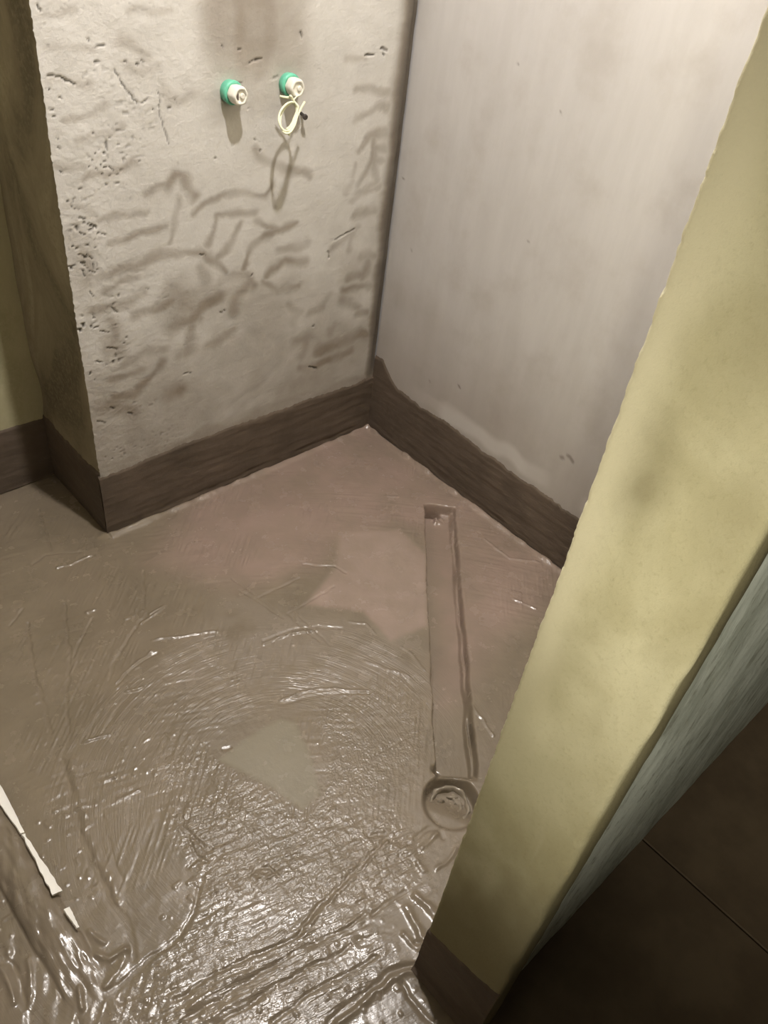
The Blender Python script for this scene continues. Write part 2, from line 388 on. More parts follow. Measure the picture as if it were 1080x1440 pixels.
RID = [(0.01,-0.0025,[(-1.301,-0.544),(-1.316,-0.605),(-1.334,-0.661),(-1.346,-0.718),(-1.354,-0.775),(-1.354,-0.814),(-1.36,-0.852),(-1.358,-0.896),(-1.367,-0.939),(-1.375,-0.962)]),(0.014,0.0025,[(-1.287,-0.555),(-1.302,-0.616),(-1.32,-0.672),(-1.332,-0.729),(-1.34,-0.78),(-1.342,-0.823),(-1.349,-0.861)]),(0.006,-0.0012,[(-1.295,-0.698),(-1.311,-0.752),(-1.323,-0.805),(-1.327,-0.847)]),(0.006,-0.002,[(-1.161,-0.767),(-1.189,-0.808),(-1.194,-0.846),(-1.198,-0.884)]),(0.01,-0.004,[(-1.444,-0.984),(-1.399,-0.985),(-1.352,-0.981)]),(0.008,-0.0025,[(-1.352,-0.981),(-1.298,-0.981),(-1.258,-0.963),(-1.229,-0.933)]),(0.008,-0.003,[(-1.474,-0.661),(-1.46,-0.699),(-1.455,-0.726)]),(0.008,-0.003,[(-1.495,-0.71),(-1.483,-0.741),(-1.472,-0.765)]),(0.012,-0.005,[(-1.489,-0.783),(-1.485,-0.856),(-1.481,-0.893),(-1.487,-0.939)]),(0.01,-0.004,[(-1.538,-0.812),(-1.532,-0.864),(-1.541,-0.92)]),(0.008,-0.003,[(-1.481,-0.967),(-1.49,-0.994)]),(0.012,0.004,[(-1.42,-0.92),(-1.408,-0.939),(-1.38,-0.943)]),(0.008,0.003,[(-1.411,-0.878),(-1.402,-0.91)]),(0.012,0.004,[(-1.43,-0.973),(-1.39,-0.954),(-1.377,-0.946)]),(0.01,0.004,[(-1.454,-0.92),(-1.446,-0.955)]),(0.01,0.004,[(-1.464,-0.949),(-1.475,-0.976)]),(0.012,0.003,[(-1.477,-0.813),(-1.473,-0.875),(-1.46,-0.934)]),(0.009,0.003,[(-1.509,-0.855),(-1.521,-0.892),(-1.539,-0.922)]),(0.008,0.003,[(-1.549,-0.84),(-1.547,-0.87),(-1.553,-0.902)]),(0.005,-0.0018,[(-1.181,-0.857),(-1.18,-0.881),(-1.149,-0.889)]),(0.008,-0.002,[(-1.224,-0.886),(-1.201,-0.882),(-1.193,-0.9)]),(0.006,0.0015,[(-1.256,-0.689),(-1.214,-0.696)]),(0.006,0.001,[(-1.314,-0.658),(-1.288,-0.676)]),(0.006,-0.0033,[(-1.203,-0.166),(-1.228,-0.235),(-1.258,-0.336),(-1.274,-0.416),(-1.289,-0.47)]),(0.006,-0.00264,[(-1.111,-0.16),(-1.157,-0.279),(-1.165,-0.307),(-1.22,-0.396),(-1.261,-0.492)]),(0.005,-0.00264,[(-1.079,-0.239),(-1.141,-0.292),(-1.164,-0.316)]),(0.006,-0.0033,[(-0.972,-0.3),(-1.042,-0.339),(-1.104,-0.387),(-1.121,-0.407)]),(0.005,-0.0022,[(-0.907,-0.17),(-0.968,-0.284)]),(0.005,-0.0022,[(-1.014,0.191),(-1.038,0.083),(-1.054,0.029)]),(0.005,0.0033,[(-0.967,-0.303),(-0.927,-0.3)]),(0.005,0.00264,[(-1.003,-0.377),(-0.937,-0.413),(-0.881,-0.436),(-0.868,-0.446)]),(0.005,0.0022,[(-1.125,-0.437),(-1.074,-0.418),(-1.021,-0.407)]),(0.005,0.00264,[(-1.072,-0.041),(-1.02,-0.048),(-0.98,-0.045)]),(0.007,0.0033,[(-1.08,-0.216),(-1.061,-0.216)]),(0.006,0.0033,[(-1.121,-0.471),(-1.087,-0.482)]),(0.006,-0.0022,[(-1.111,0.007),(-1.073,0.022),(-0.999,-0.02)]),(0.006,0.00264,[(-1.245,-0.532),(-1.2,-0.546)]),(0.005,-0.0022,[(-1.237,-0.15),(-1.191,-0.12)]),(0.007,-0.0025,[(-1.141,-1.109),(-1.072,-1.093),(-0.98,-1.085),(-0.896,-1.077)]),(0.006,0.0015,[(-1.137,-1.118),(-1.068,-1.102),(-0.976,-1.094),(-0.895,-1.084)]),(0.008,-0.0022,[(-1.355,-1.064),(-1.296,-1.069),(-1.239,-1.081),(-1.196,-1.095),(-1.149,-1.111)]),(0.008,-0.0022,[(-1.393,-1.097),(-1.327,-1.102),(-1.261,-1.113),(-1.167,-1.128),(-1.103,-1.146),(-1.055,-1.158),(-1.02,-1.159)]),(0.008,-0.0022,[(-1.37,-1.134),(-1.325,-1.136),(-1.281,-1.143),(-1.221,-1.151),(-1.166,-1.162),(-1.099,-1.182),(-1.059,-1.183)]),(0.008,-0.0025,[(-1.255,-1.191),(-1.187,-1.195),(-1.113,-1.212),(-1.057,-1.227)]),(0.012,-0.004,[(-1.184,-1.251),(-1.118,-1.258),(-1.056,-1.259),(-1.014,-1.279)]),(0.012,0.004,[(-1.174,-1.259),(-1.114,-1.266),(-1.058,-1.268),(-1.02,-1.285)]),(0.01,0.002,[(-1.342,-1.089),(-1.295,-1.09),(-1.252,-1.101),(-1.199,-1.114),(-1.147,-1.131)]),(0.01,0.002,[(-1.349,-1.116),(-1.307,-1.123),(-1.263,-1.131),(-1.18,-1.145),(-1.117,-1.156)]),(0.008,-0.003,[(-0.849,-1.114),(-0.821,-1.114),(-0.798,-1.126),(-0.81,-1.146)]),(0.01,0.003,[(-0.856,-1.135),(-0.811,-1.132)]),(0.01,-0.003,[(-0.919,-1.052),(-0.891,-1.071),(-0.895,-1.091)]),(0.012,0.003,[(-0.899,-1.088),(-0.878,-1.13),(-0.887,-1.167)]),(0.014,0.004,[(-0.931,-1.192),(-0.925,-1.22),(-0.927,-1.247)]),(0.014,0.004,[(-0.957,-1.199),(-0.964,-1.233),(-0.972,-1.255)]),(0.01,0.003,[(-0.997,-1.228),(-0.991,-1.261),(-0.968,-1.263)]),(0.008,-0.003,[(-0.988,-1.252),(-0.978,-1.258)]),(0.008,-0.002,[(-1.016,-1.168),(-0.969,-1.172),(-0.939,-1.173)]),(0.008,0.0025,[(-0.864,-1.185),(-0.828,-1.184),(-0.787,-1.178)]),(0.006,-0.002,[(-1.145,-0.969),(-1.126,-0.966),(-1.108,-0.981),(-1.105,-1.008)]),(0.01,0.002,[(-1.138,-0.968),(-1.122,-0.993),(-1.102,-1.004)]),(0.006,0.0015,[(-1.062,-1.152),(-1.027,-1.153),(-1.019,-1.165)]),(0.01,-0.003,[(-1.053,-1.288),(-1.054,-1.327),(-1.053,-1.362)]),(0.006,-0.00308,[(-0.798,-0.53),(-0.73,-0.543),(-0.671,-0.571),(-0.624,-0.615)]),(0.006,0.00308,[(-0.804,-0.539),(-0.737,-0.553),(-0.679,-0.581)]),(0.006,0.0016,[(-0.597,-0.609),(-0.568,-0.637),(-0.569,-0.675)]),(0.008,0.0018,[(-0.645,-0.725),(-0.621,-0.768),(-0.593,-0.819)]),(0.006,0.002,[(-0.862,-0.694),(-0.799,-0.708),(-0.749,-0.741),(-0.695,-0.794)]),(0.006,-0.002,[(-0.867,-0.707),(-0.81,-0.723),(-0.746,-0.761),(-0.699,-0.798)]),(0.005,-0.00264,[(-1.122,-0.44),(-1.061,-0.418),(-1.012,-0.419)]),(0.006,0.0016,[(-0.545,-0.745),(-0.54,-0.786),(-0.549,-0.828)]),(0.004,0.004,[(-1.24,-0.64),(-1.235,-0.644)]),(0.006,-0.002,[(-1.034,-0.718),(-1.021,-0.723)]),(0.004,-0.0022,[(-0.793,-0.927),(-0.695,-0.936)]),(0.006,-0.0025,[(-1.172,-0.778),(-1.188,-0.816),(-1.18,-0.861),(-1.173,-0.883)]),(0.005,-0.00242,[(-0.702,-0.499),(-0.694,-0.614)]),(0.005,-0.00242,[(-0.682,-0.505),(-0.679,-0.64)]),(0.005,-0.00242,[(-0.742,-0.32),(-0.717,-0.487)]),(0.005,-0.00242,[(-0.75,-0.366),(-0.717,-0.503)]),(0.005,-0.00242,[(-0.733,-0.411),(-0.604,-0.42)]),(0.006,-0.0022,[(-0.565,-0.386),(-0.502,-0.44),(-0.491,-0.475)]),(0.005,-0.00198,[(-0.702,-0.499),(-0.548,-0.495)]),(0.006,0.0022,[(-0.193,-0.303),(-0.166,-0.326)]),(0.005,0.0022,[(-1.008,-0.32),(-0.924,-0.303)]),(0.006,0.00264,[(-0.086,-0.603),(-0.091,-0.697),(-0.033,-0.757)]),(0.006,0.00308,[(-0.196,-0.803),(-0.177,-0.868)]),(0.006,0.0022,[(-0.527,-0.955),(-0.554,-1.053)])]
Z = .0022*fbm(X/.16, Y/.16, 1, 3) + .0005*fbm(X/.02, Y/.02, 4, 3)
mS = inside(X, Y, POLY['streak'], .03); mP = inside(X, Y, POLY['sparkle'], .025)
s1 = inside(X, Y, POLY['smooth1'], .008); s2 = inside(X, Y, POLY['smooth2'], .012)
flatm = np.clip(np.maximum(s1, s2), 0, 1)
# straight trowel strokes towards the door
du, dv = .965, -.261
U = X*du+Y*dv; Vv = -X*dv+Y*du
Vv2 = Vv+.006*vn(U/.12, Vv/.05, 7)
strk = vn(U/.09, Vv2/.0065, 8)*.7+vn(U/.04, Vv2/.0042, 9)*.6+.4*vn(U/.16, Vv2/.017, 10)
Z += mS*.0008*strk + mS*.0006*fbm(U/.014, Vv/.008, 12, 2)
# sparkling stipple
stip = fbm(X/.0085, Y/.0085, 14, 2)
Z += (mP*.0006+mS*.0004)*(1-flatm)*stip
# concentric brush arcs
cx, cy = -.99, -.867
rr_ = np.hypot(X-cx, Y-cy); th = np.arctan2(Y-cy, X-cx)
arcm = sst(.17, .22, rr_)*(1-sst(.40, .48, rr_))*sst(-.35, .1, th)*(1-sst(2.6, 3.0, th))
amod = sst(-.3, .4, vn(th*3.2, rr_/.07, 21))*.75+.3
rw = rr_+.004*vn(th*4, rr_/.05, 22)
arc = vn(th*6, rw/.0052, 23)*.6+vn(th*5, rw/.011, 24)*.5
Z += arcm*amod*.0008*arc*(1-flatm)
rg = np.hypot(X+1.55, Y+1.75); tg = np.arctan2(Y+1.75, X+1.55)
Z += .0009*sst(-.1, .6, vn(X/.13, Y/.13, 26))*(vn(tg*14, rg/.0075, 25)*.5+vn(tg*22, rg/.005, 28)*.3)*(1-flatm)
Z += .0008*sst(.0, .6, vn(X/.11, Y/.11, 29))*vn((X+Y*.8)/.06, (Y*1.1-X)/.0065, 27)*(1-flatm)*sst(-1.2, -.9, Y)
# small flecks on the left half
fl = sst(.62, .85, vn(X/.011, Y/.011, 31))*sst(-.2, .5, vn(X/.14, Y/.14, 32))
Z += .0013*fl*(1-flatm)*sst(-.75, -1.05, X)
Z = Z*(1-.85*flatm)
for wd, h, pts in RID:
    k = crop(X, Y, pts, wd*3)
    if not k.any(): continue
    a, c_ = X[k], Y[k]
    d = dpoly(a+.0025*vn(a/.02, c_/.02, 41), c_+.0025*vn(a/.02, c_/.02, 42), pts)
    Z[k] += h*np.exp(-(d/(wd*.5))**2)*(1+.35*vn(a/.012, c_/.012, 43))
# slurry-coated pipe lying along the left side
ax = -1.457+.006*vn(Y/.12, Y*0, 51)
rp_ = .036
prof = np.sqrt(np.clip(1-((X-ax)/rp_)**2, 0, 1))*.021
prof = prof*(1-sst(-.80, -1.0, Y)*.9)
fold = .003*vn((X*.5+Y)/.05, (X-Y*.5)/.016, 52)*sst(-1.44, -1.5, X)*sst(-.55, -.7, Y)
Z = np.maximum(Z, prof-.002+(.0016*vn(X/.013, Y/.03, 53)+.001*vn(X/.006, Y/.02, 54))*(prof > 0)) + fold
# recessed channel and the drain pan
e = (-.679, -.734); nn = (.734, -.679)
q = X*nn[0]+Y*nn[1]; t = X*e[0]+Y*e[1]
q = q+.0018*vn(t/.05, q*0, 61)+.0008*vn(t/.012, q*0+2, 62)
t0 = .126*.679+.397*.734
DEP = -.032
inl = sst(.1755, .1815, q); outr = 1-sst(.2485+.004*vn(t/.1, q*0, 66), .2665, q)
inn = sst(t0-.004, t0+.004, t+.003*vn(q/.02, q*0, 63)); oute = 1-sst(1.235, 1.265, t)
ch = inl*outr*inn*oute
crev = np.exp(-((q-.2620)/.0042)**2)*inn*oute*(.55+.45*vn(t/.07, q*0, 64))
crev2 = np.exp(-((q-.1785)/.0028)**2)*inn*oute*(.3+.3*vn(t/.1, q*0, 65))
dcx, dcy = -.741, -1.106
rd = np.hypot(X-dcx, Y-dcy)*(1+.05*vn(th*5, rr_/.3, 67))
pan = (1-sst(.050, .064, rd))*(1-.62*sst(-.02, .03, -(X-dcx)*.88-(Y-dcy)*.47))
Z = Z*(1-.6*np.maximum(ch, pan)) + DEP*np.maximum(ch, pan) - .030*crev - .012*crev2
Z -= .022*np.exp(-(((X-.0)-(-.712))**2+(Y+1.032)**2)/.008**2)
# hole at the far end of the channel
hx, hy = -.118, -.402
Z -= .05*np.exp(-(((t-(t0+.008))/.011)**4+((q-.200)/.020)**4))
lump = np.exp(-(((t-(t0+.032))/.014)**2+((q-.215)/.020)**2))
Z += lump*(.008+.007*vn(X/.010, Y/.010, 68))
# slurry dragged up against the walls
def rim(d, s):
    return (.0075+.004*vn(X/.03, Y/.03, s))*np.exp(-((d-.008)/.011)**2) - .006*np.exp(-(d/.004)**2)
inside_pier = X > XD
Z += rim(np.where(inside_pier, -Y, 9), 71)+rim(-X, 72)
dcor = np.hypot(X-XD, Y)
Z += .007*np.exp(-(dcor/.02)**2)
Z -= .03*((Y < -1.412)*sst(-1.412, -1.432, Y))
pk = inside(X, Y, POLY['pink'], .06); gy = inside(X, Y, POLY['grey'], .05)*.55
gy = np.clip(gy*sst(-.5, .5, fbm(X/.05, Y/.05, 81, 3)+.3), 0, 1)
pk = np.clip(pk*(.75+.35*fbm(X/.08, Y/.08, 82, 3)), 0, 1)
Z = np.where((X > XJ+.02) & (Y < YJ0-.02), -.06, Z)
P = np.stack([X, Y, Z], -1)
floor = grid('floor', P, m_floor, dict(pink=pk, grey=gy, olive=s1*.8, pool=np.clip(s2*(.8+.3*fbm(X/.04, Y/.04, 93, 3)), 0, 1), spark=np.clip((mP*(.5+.5*sst(-.4, .3, vn(X/.05, Y/.05, 91)))+.35*mS)*(1-flatm)+.05, 0, 1), streak=mS*(.6+.4*vn(X/.05, Y/.05, 92))*(1-flatm), arc=np.clip(arcm*amod*1.1+.22, 0, 1)*(1-flatm)*(1-mS)), boxes=[(XL, 0, -1.42, YF, -.12, -.065)])
tag(floor, kind='structure')

# ---------------------------------------------------------------- back wall (face of the pier)
zs = np.concatenate([np.arange(0, 1.42, .0028), np.linspace(1.44, CEIL, 26)])
ux = np.linspace(0, 1, 330)
UX, ZZ = np.meshgrid(ux, zs, indexing='ij')
ew = edge_wob(ZZ, 2)
XX = XD*(1-UX)+ew*(1-UX)**12
BACK = [(0.0181,0.8,[(-0.729,0.865),(-0.705,0.875),(-0.678,0.867)]),(0.024,0.9,[(-0.678,0.867),(-0.66,0.89),(-0.644,0.884),(-0.629,0.857),(-0.609,0.839)]),(0.014,0.6,[(-0.651,0.838),(-0.666,0.804),(-0.678,0.749)]),(0.0173,0.7,[(-0.615,0.795),(-0.584,0.817),(-0.539,0.829),(-0.484,0.828),(-0.428,0.811),(-0.409,0.836)]),(0.0184,0.6,[(-0.457,0.917),(-0.429,0.884),(-0.4,0.869),(-0.32,0.851),(-0.298,0.832)]),(0.0176,0.7,[(-0.558,0.79),(-0.503,0.784),(-0.456,0.774)]),(0.019,0.7,[(-0.558,0.786),(-0.568,0.752),(-0.583,0.723)]),(0.0179,0.7,[(-0.499,0.756),(-0.513,0.722),(-0.537,0.698),(-0.556,0.681)]),(0.0192,0.8,[(-0.334,0.731),(-0.375,0.725),(-0.426,0.718),(-0.46,0.699),(-0.475,0.681),(-0.484,0.644)]),(0.0169,0.7,[(-0.451,0.755),(-0.416,0.733),(-0.375,0.725)]),(0.0205,0.6,[(-0.383,0.667),(-0.341,0.667),(-0.293,0.671)]),(0.0228,0.7,[(-0.413,0.611),(-0.398,0.63),(-0.367,0.637),(-0.296,0.626)]),(0.0158,0.6,[(-0.84,0.82),(-0.802,0.827),(-0.764,0.824),(-0.725,0.825)]),(0.0165,0.7,[(-0.816,0.772),(-0.777,0.772),(-0.737,0.779),(-0.688,0.782)]),(0.0216,0.8,[(-0.843,0.71),(-0.8,0.709),(-0.751,0.718),(-0.692,0.725),(-0.641,0.72),(-0.597,0.706),(-0.57,0.68),(-0.533,0.65)]),(0.0167,0.7,[(-0.839,0.675),(-0.811,0.676),(-0.77,0.683)]),(0.0203,0.7,[(-0.872,0.635),(-0.832,0.633),(-0.783,0.637),(-0.749,0.645)]),(0.02,0.7,[(-0.779,0.595),(-0.736,0.6),(-0.683,0.604)]),(0.0358,0.75,[(-0.687,0.544),(-0.64,0.549),(-0.602,0.575),(-0.553,0.59)]),(0.0324,0.7,[(-0.645,0.468),(-0.637,0.53)]),(0.0283,0.5,[(-0.673,0.467),(-0.634,0.493)]),(0.0184,0.7,[(-0.849,0.457),(-0.81,0.458),(-0.774,0.46)]),(0.0248,0.75,[(-0.85,0.406),(-0.798,0.397),(-0.759,0.427),(-0.72,0.462)]),(0.0187,0.6,[(-0.816,0.483),(-0.771,0.496),(-0.708,0.496)]),(0.0471,0.6,[(-0.861,0.386),(-0.811,0.358)]),(0.0386,0.5,[(-0.843,0.544),(-0.82,0.52)]),(0.0415,0.5,[(-0.679,0.361),(-0.708,0.361)]),(0.0311,0.45,[(-0.607,0.671),(-0.59,0.642)]),(0.057,0.4,[(-0.681,0.637),(-0.639,0.584)]),(0.0135,0.6,[(-0.851,0.906),(-0.822,0.912),(-0.785,0.916),(-0.747,0.925)]),(0.0147,0.5,[(-0.898,0.867),(-0.865,0.855),(-0.839,0.83)]),(0.0217,0.5,[(-0.878,0.759),(-0.86,0.726),(-0.878,0.707)]),(0.0206,0.55,[(-0.836,0.601),(-0.824,0.564),(-0.852,0.538)]),(0.0252,0.5,[(-0.552,0.633),(-0.514,0.638),(-0.474,0.625),(-0.454,0.593)]),(0.0301,0.5,[(-0.474,0.598),(-0.504,0.578),(-0.515,0.535)]),(0.0209,0.5,[(-0.423,0.595),(-0.38,0.566),(-0.314,0.56)]),(0.0222,0.45,[(-0.345,0.52),(-0.309,0.481),(-0.331,0.457)]),(0.0197,0.5,[(-0.656,0.597),(-0.63,0.573),(-0.613,0.542)]),(0.0259,0.55,[(-0.596,0.463),(-0.556,0.47),(-0.515,0.488)]),(0.0234,0.5,[(-0.274,0.472),(-0.227,0.48),(-0.206,0.505)]),(0.025,0.65,[(-0.163,0.514),(-0.107,0.507),(-0.057,0.496)]),(0.0345,0.6,[(-0.234,0.343),(-0.186,0.342),(-0.13,0.351),(-0.054,0.351)]),(0.0255,0.55,[(-0.294,0.308),(-0.238,0.298),(-0.166,0.301),(-0.108,0.305)]),(0.0366,0.5,[(-0.306,0.398),(-0.276,0.399),(-0.296,0.354)]),(0.0233,0.6,[(-0.141,0.72),(-0.103,0.719),(-0.041,0.718)]),(0.0202,0.55,[(-0.14,0.773),(-0.102,0.77),(-0.058,0.777)]),(0.0218,0.6,[(-0.132,0.883),(-0.113,0.901),(-0.086,0.914),(-0.049,0.912)]),(0.0199,0.55,[(-0.087,0.875),(-0.046,0.87)]),(0.02,0.5,[(-0.086,0.867),(-0.088,0.831),(-0.075,0.791),(-0.125,0.771),(-0.152,0.753)]),(0.0168,0.5,[(-0.156,0.85),(-0.158,0.808),(-0.176,0.778)]),(0.0278,0.5,[(-0.168,0.486),(-0.134,0.465),(-0.099,0.443)]),(0.0233,0.5,[(-0.097,0.422),(-0.055,0.417)]),(0.0276,0.45,[(-0.191,0.399),(-0.177,0.416)]),(0.0206,0.45,[(-0.152,0.626),(-0.142,0.666)]),(0.0246,0.5,[(-0.103,0.598),(-0.046,0.593)]),(0.0249,0.5,[(-0.086,0.531),(-0.076,0.574)]),(0.0245,0.5,[(-0.143,0.544),(-0.095,0.54)]),(0.0203,0.45,[(-0.206,0.637),(-0.128,0.681)]),(0.0185,0.6,[(-0.171,1.018),(-0.123,1.018),(-0.081,0.998),(-0.051,1.003)]),(0.0187,0.6,[(-0.164,0.958),(-0.13,0.961),(-0.107,0.976),(-0.066,0.969)]),(0.0193,0.6,[(-0.144,0.878),(-0.127,0.898),(-0.097,0.906),(-0.045,0.904)]),(0.0196,0.55,[(-0.097,0.902),(-0.095,0.851),(-0.134,0.796)]),(0.0175,0.5,[(-0.1,0.851),(-0.046,0.841)]),(0.0207,0.5,[(-0.135,0.726),(-0.049,0.719)]),(0.0173,0.5,[(-0.206,1.077),(-0.15,1.077)]),(0.0118,0.4,[(-0.895,1.133),(-0.835,1.131),(-0.805,1.129)]),(0.01,0.35,[(-0.896,1.189),(-0.834,1.189)]),(0.013,0.4,[(-0.73,1.185),(-0.65,1.188)]),(0.0129,0.5,[(-0.86,0.976),(-0.836,0.984),(-0.803,0.991),(-0.77,0.992)]),(0.0125,0.45,[(-0.877,1.019),(-0.823,1.025),(-0.793,1.036)]),(0.0145,0.45,[(-0.896,1.086),(-0.864,1.081),(-0.82,1.075)]),(0.0229,0.5,[(-0.75,1.142),(-0.735,1.132),(-0.705,1.114)]),(0.0223,0.45,[(-0.672,1.051),(-0.642,1.034),(-0.611,1.039)]),(0.0177,0.4,[(-0.746,1.1),(-0.715,1.085),(-0.686,1.093)]),(0.0135,0.45,[(-0.854,0.91),(-0.799,0.918),(-0.739,0.925)]),(0.0139,0.4,[(-0.909,0.936),(-0.855,0.929)])]
BROAD = [(0.1027,0.85,[(-0.465,1.223),(-0.464,1.125)]),(0.0736,0.7,[(-0.539,1.224),(-0.524,1.115)]),(0.0731,0.6,[(-0.388,1.223),(-0.373,1.095)]),(0.0643,0.35,[(-0.526,1.037),(-0.361,1.039)]),(0.1075,0.5,[(-0.426,0.513),(-0.389,0.377)]),(0.1106,0.45,[(-0.514,0.394),(-0.349,0.275)]),(0.0704,0.4,[(-0.669,0.594),(-0.512,0.573)]),(0.0532,0.35,[(-0.834,0.549),(-0.825,0.472)]),(0.0975,0.3,[(-0.688,0.282),(-0.296,0.233)]),(0.0425,0.3,[(-0.882,0.803),(-0.88,0.711)]),(0.0756,0.3,[(-0.795,0.212),(-0.67,0.23)])]
PITS = [(0.0032,1,[(-0.901,1.2),(-0.893,1.19)]),(0.0029,1,[(-0.818,1.145),(-0.813,1.14)]),(0.0033,0.9,[(-0.803,1.133),(-0.786,1.135)]),(0.003,0.9,[(-0.808,1.108),(-0.798,1.108)]),(0.0029,0.9,[(-0.902,1.091),(-0.874,1.09),(-0.862,1.082),(-0.848,1.073)]),(0.0034,1,[(-0.874,1.088),(-0.864,1.081)]),(0.0044,1,[(-0.726,1.099),(-0.722,1.1)]),(0.0037,0.9,[(-0.75,1.107),(-0.746,1.105)]),(0.0038,0.9,[(-0.716,1.106),(-0.712,1.104)]),(0.0029,0.8,[(-0.771,1.093),(-0.763,1.078),(-0.751,1.056),(-0.729,1.032),(-0.709,1.038)]),(0.0031,0.9,[(-0.687,1.053),(-0.683,1.044)]),(0.0032,0.7,[(-0.683,1.044),(-0.684,1.009),(-0.677,0.982),(-0.668,0.951)]),(0.0048,0.9,[(-0.665,1.018),(-0.661,1.019)]),(0.0032,0.7,[(-0.651,1.035),(-0.647,1.027)]),(0.003,1,[(-0.902,0.93),(-0.897,0.926)]),(0.0029,0.8,[(-0.83,0.924),(-0.828,0.922)]),(0.003,0.8,[(-0.801,0.924),(-0.793,0.915)]),(0.0028,0.8,[(-0.738,0.928),(-0.733,0.926)]),(0.0037,0.8,[(-0.87,0.892),(-0.862,0.893)]),(0.003,0.8,[(-0.813,0.891),(-0.808,0.89)]),(0.003,0.9,[(-0.854,0.817),(-0.842,0.811)]),(0.003,0.9,[(-0.88,0.806),(-0.868,0.801)]),(0.0031,0.9,[(-0.843,0.799),(-0.823,0.791)]),(0.003,0.9,[(-0.871,0.779),(-0.863,0.776)]),(0.003,0.9,[(-0.887,0.762),(-0.871,0.754)]),(0.0031,0.9,[(-0.877,0.738),(-0.872,0.729)]),(0.0031,0.9,[(-0.86,0.739),(-0.859,0.73)]),(0.0029,0.9,[(-0.889,0.859),(-0.882,0.853)]),(0.0029,0.9,[(-0.897,0.836),(-0.89,0.836)]),(0.0031,0.9,[(-0.88,0.748),(-0.876,0.742)]),(0.0031,0.9,[(-0.885,0.727),(-0.88,0.713)]),(0.0031,0.9,[(-0.87,0.724),(-0.858,0.717)]),(0.0038,0.9,[(-0.606,0.707),(-0.591,0.701)]),(0.0026,0.9,[(-0.904,1.039),(-0.895,1.037)]),(0.0026,0.9,[(-0.901,1.025),(-0.897,1.024)]),(0.0026,0.9,[(-0.883,1.056),(-0.877,1.054)]),(0.0026,0.9,[(-0.904,1.071),(-0.899,1.07)]),(0.0027,0.9,[(-0.899,0.988),(-0.894,0.985)]),(0.0027,0.9,[(-0.899,0.972),(-0.894,0.97)]),(0.0031,0.9,[(-0.7,1.023),(-0.698,1.017)]),(0.0032,0.9,[(-0.744,0.656),(-0.738,0.653)]),(0.0028,0.9,[(-0.871,0.758),(-0.857,0.747)]),(0.0028,0.9,[(-0.887,0.746),(-0.878,0.733)]),(0.0027,0.9,[(-0.871,0.835),(-0.861,0.83)]),(0.0038,0.9,[(-0.554,0.549),(-0.547,0.543)]),(0.0039,0.9,[(-0.464,0.622),(-0.459,0.626)]),(0.0038,0.9,[(-0.662,0.41),(-0.643,0.406)]),(0.0026,0.9,[(-0.897,0.873),(-0.891,0.871)]),(0.0027,0.9,[(-0.856,0.815),(-0.842,0.809)]),(0.0028,0.9,[(-0.86,0.726),(-0.849,0.722)]),(0.0029,0.9,[(-0.874,0.679),(-0.868,0.666)]),(0.003,0.9,[(-0.866,0.585),(-0.843,0.574)]),(0.0031,0.9,[(-0.852,0.538),(-0.828,0.527)]),(0.0035,0.9,[(-0.821,0.352),(-0.808,0.342)]),(0.0033,0.9,[(-0.899,0.356),(-0.879,0.344)]),(0.0033,0.9,[(-0.862,0.381),(-0.854,0.375)]),(0.0031,0.9,[(-0.88,0.512),(-0.868,0.506)]),(0.003,0.9,[(-0.832,0.633),(-0.818,0.613)]),(0.0034,0.9,[(-0.606,0.707),(-0.597,0.704)]),(0.0032,0.9,[(-0.559,0.912),(-0.557,0.911)]),(0.005,0.9,[(-0.263,0.304),(-0.237,0.29)]),(0.0038,0.9,[(-0.544,0.551),(-0.54,0.548)]),(0.0048,1,[(-0.156,1.087),(-0.128,1.087)]),(0.0068,0.8,[(-0.106,1.1),(-0.086,1.093)]),(0.0045,0.9,[(-0.099,1.088),(-0.094,1.085)]),(0.005,0.8,[(-0.224,0.637),(-0.218,0.63),(-0.218,0.616)]),(0.0045,0.7,[(-0.201,0.662),(-0.172,0.671),(-0.136,0.679)]),(0.0068,0.8,[(-0.259,0.43),(-0.256,0.428)]),(0.0057,0.9,[(-0.341,1.141),(-0.338,1.13)]),(0.0033,0.8,[(-0.537,1.124),(-0.535,1.122)]),(0.0036,0.9,[(-0.471,1.089),(-0.459,1.093),(-0.439,1.096)]),(0.0034,0.8,[(-0.498,1.115),(-0.494,1.114)]),(0.0037,0.7,[(-0.474,1.002),(-0.472,1.001)]),(0.0038,0.7,[(-0.452,0.968),(-0.449,0.967)]),(0.0036,0.7,[(-0.558,0.911),(-0.557,0.91)]),(0.0047,0.7,[(-0.442,0.913),(-0.441,0.911)]),(0.0038,0.7,[(-0.458,0.938),(-0.455,0.936)]),(0.0035,0.6,[(-0.502,1.052),(-0.49,1.052)]),(0.0075,0.5,[(-0.398,1.06),(-0.41,1.057)])]
stain = np.zeros(XX.shape); pit = np.zeros(XX.shape)
wx = XX+.006*vn(XX/.04, ZZ/.04, 101)+.0015*vn(XX/.01, ZZ/.01, 102)
wz = ZZ+.006*vn(XX/.04, ZZ/.04, 103)+.0015*vn(XX/.01, ZZ/.01, 104)
for wd, k, pts in BROAD:
    d = dpoly(wx, wz, pts)
    stain = np.maximum(stain, k*(1-sst(wd*.25, wd*1.25, d)))
stain = np.maximum(stain, .62*(1-sst(.0, .50, ZZ-.20+.22*fbm(XX/.12, ZZ/.12, 99, 3))))
stain = np.maximum(stain, .75*(1-sst(.006, .05, ZZ-.20+.02*vn(XX/.08, ZZ/.08, 105))))
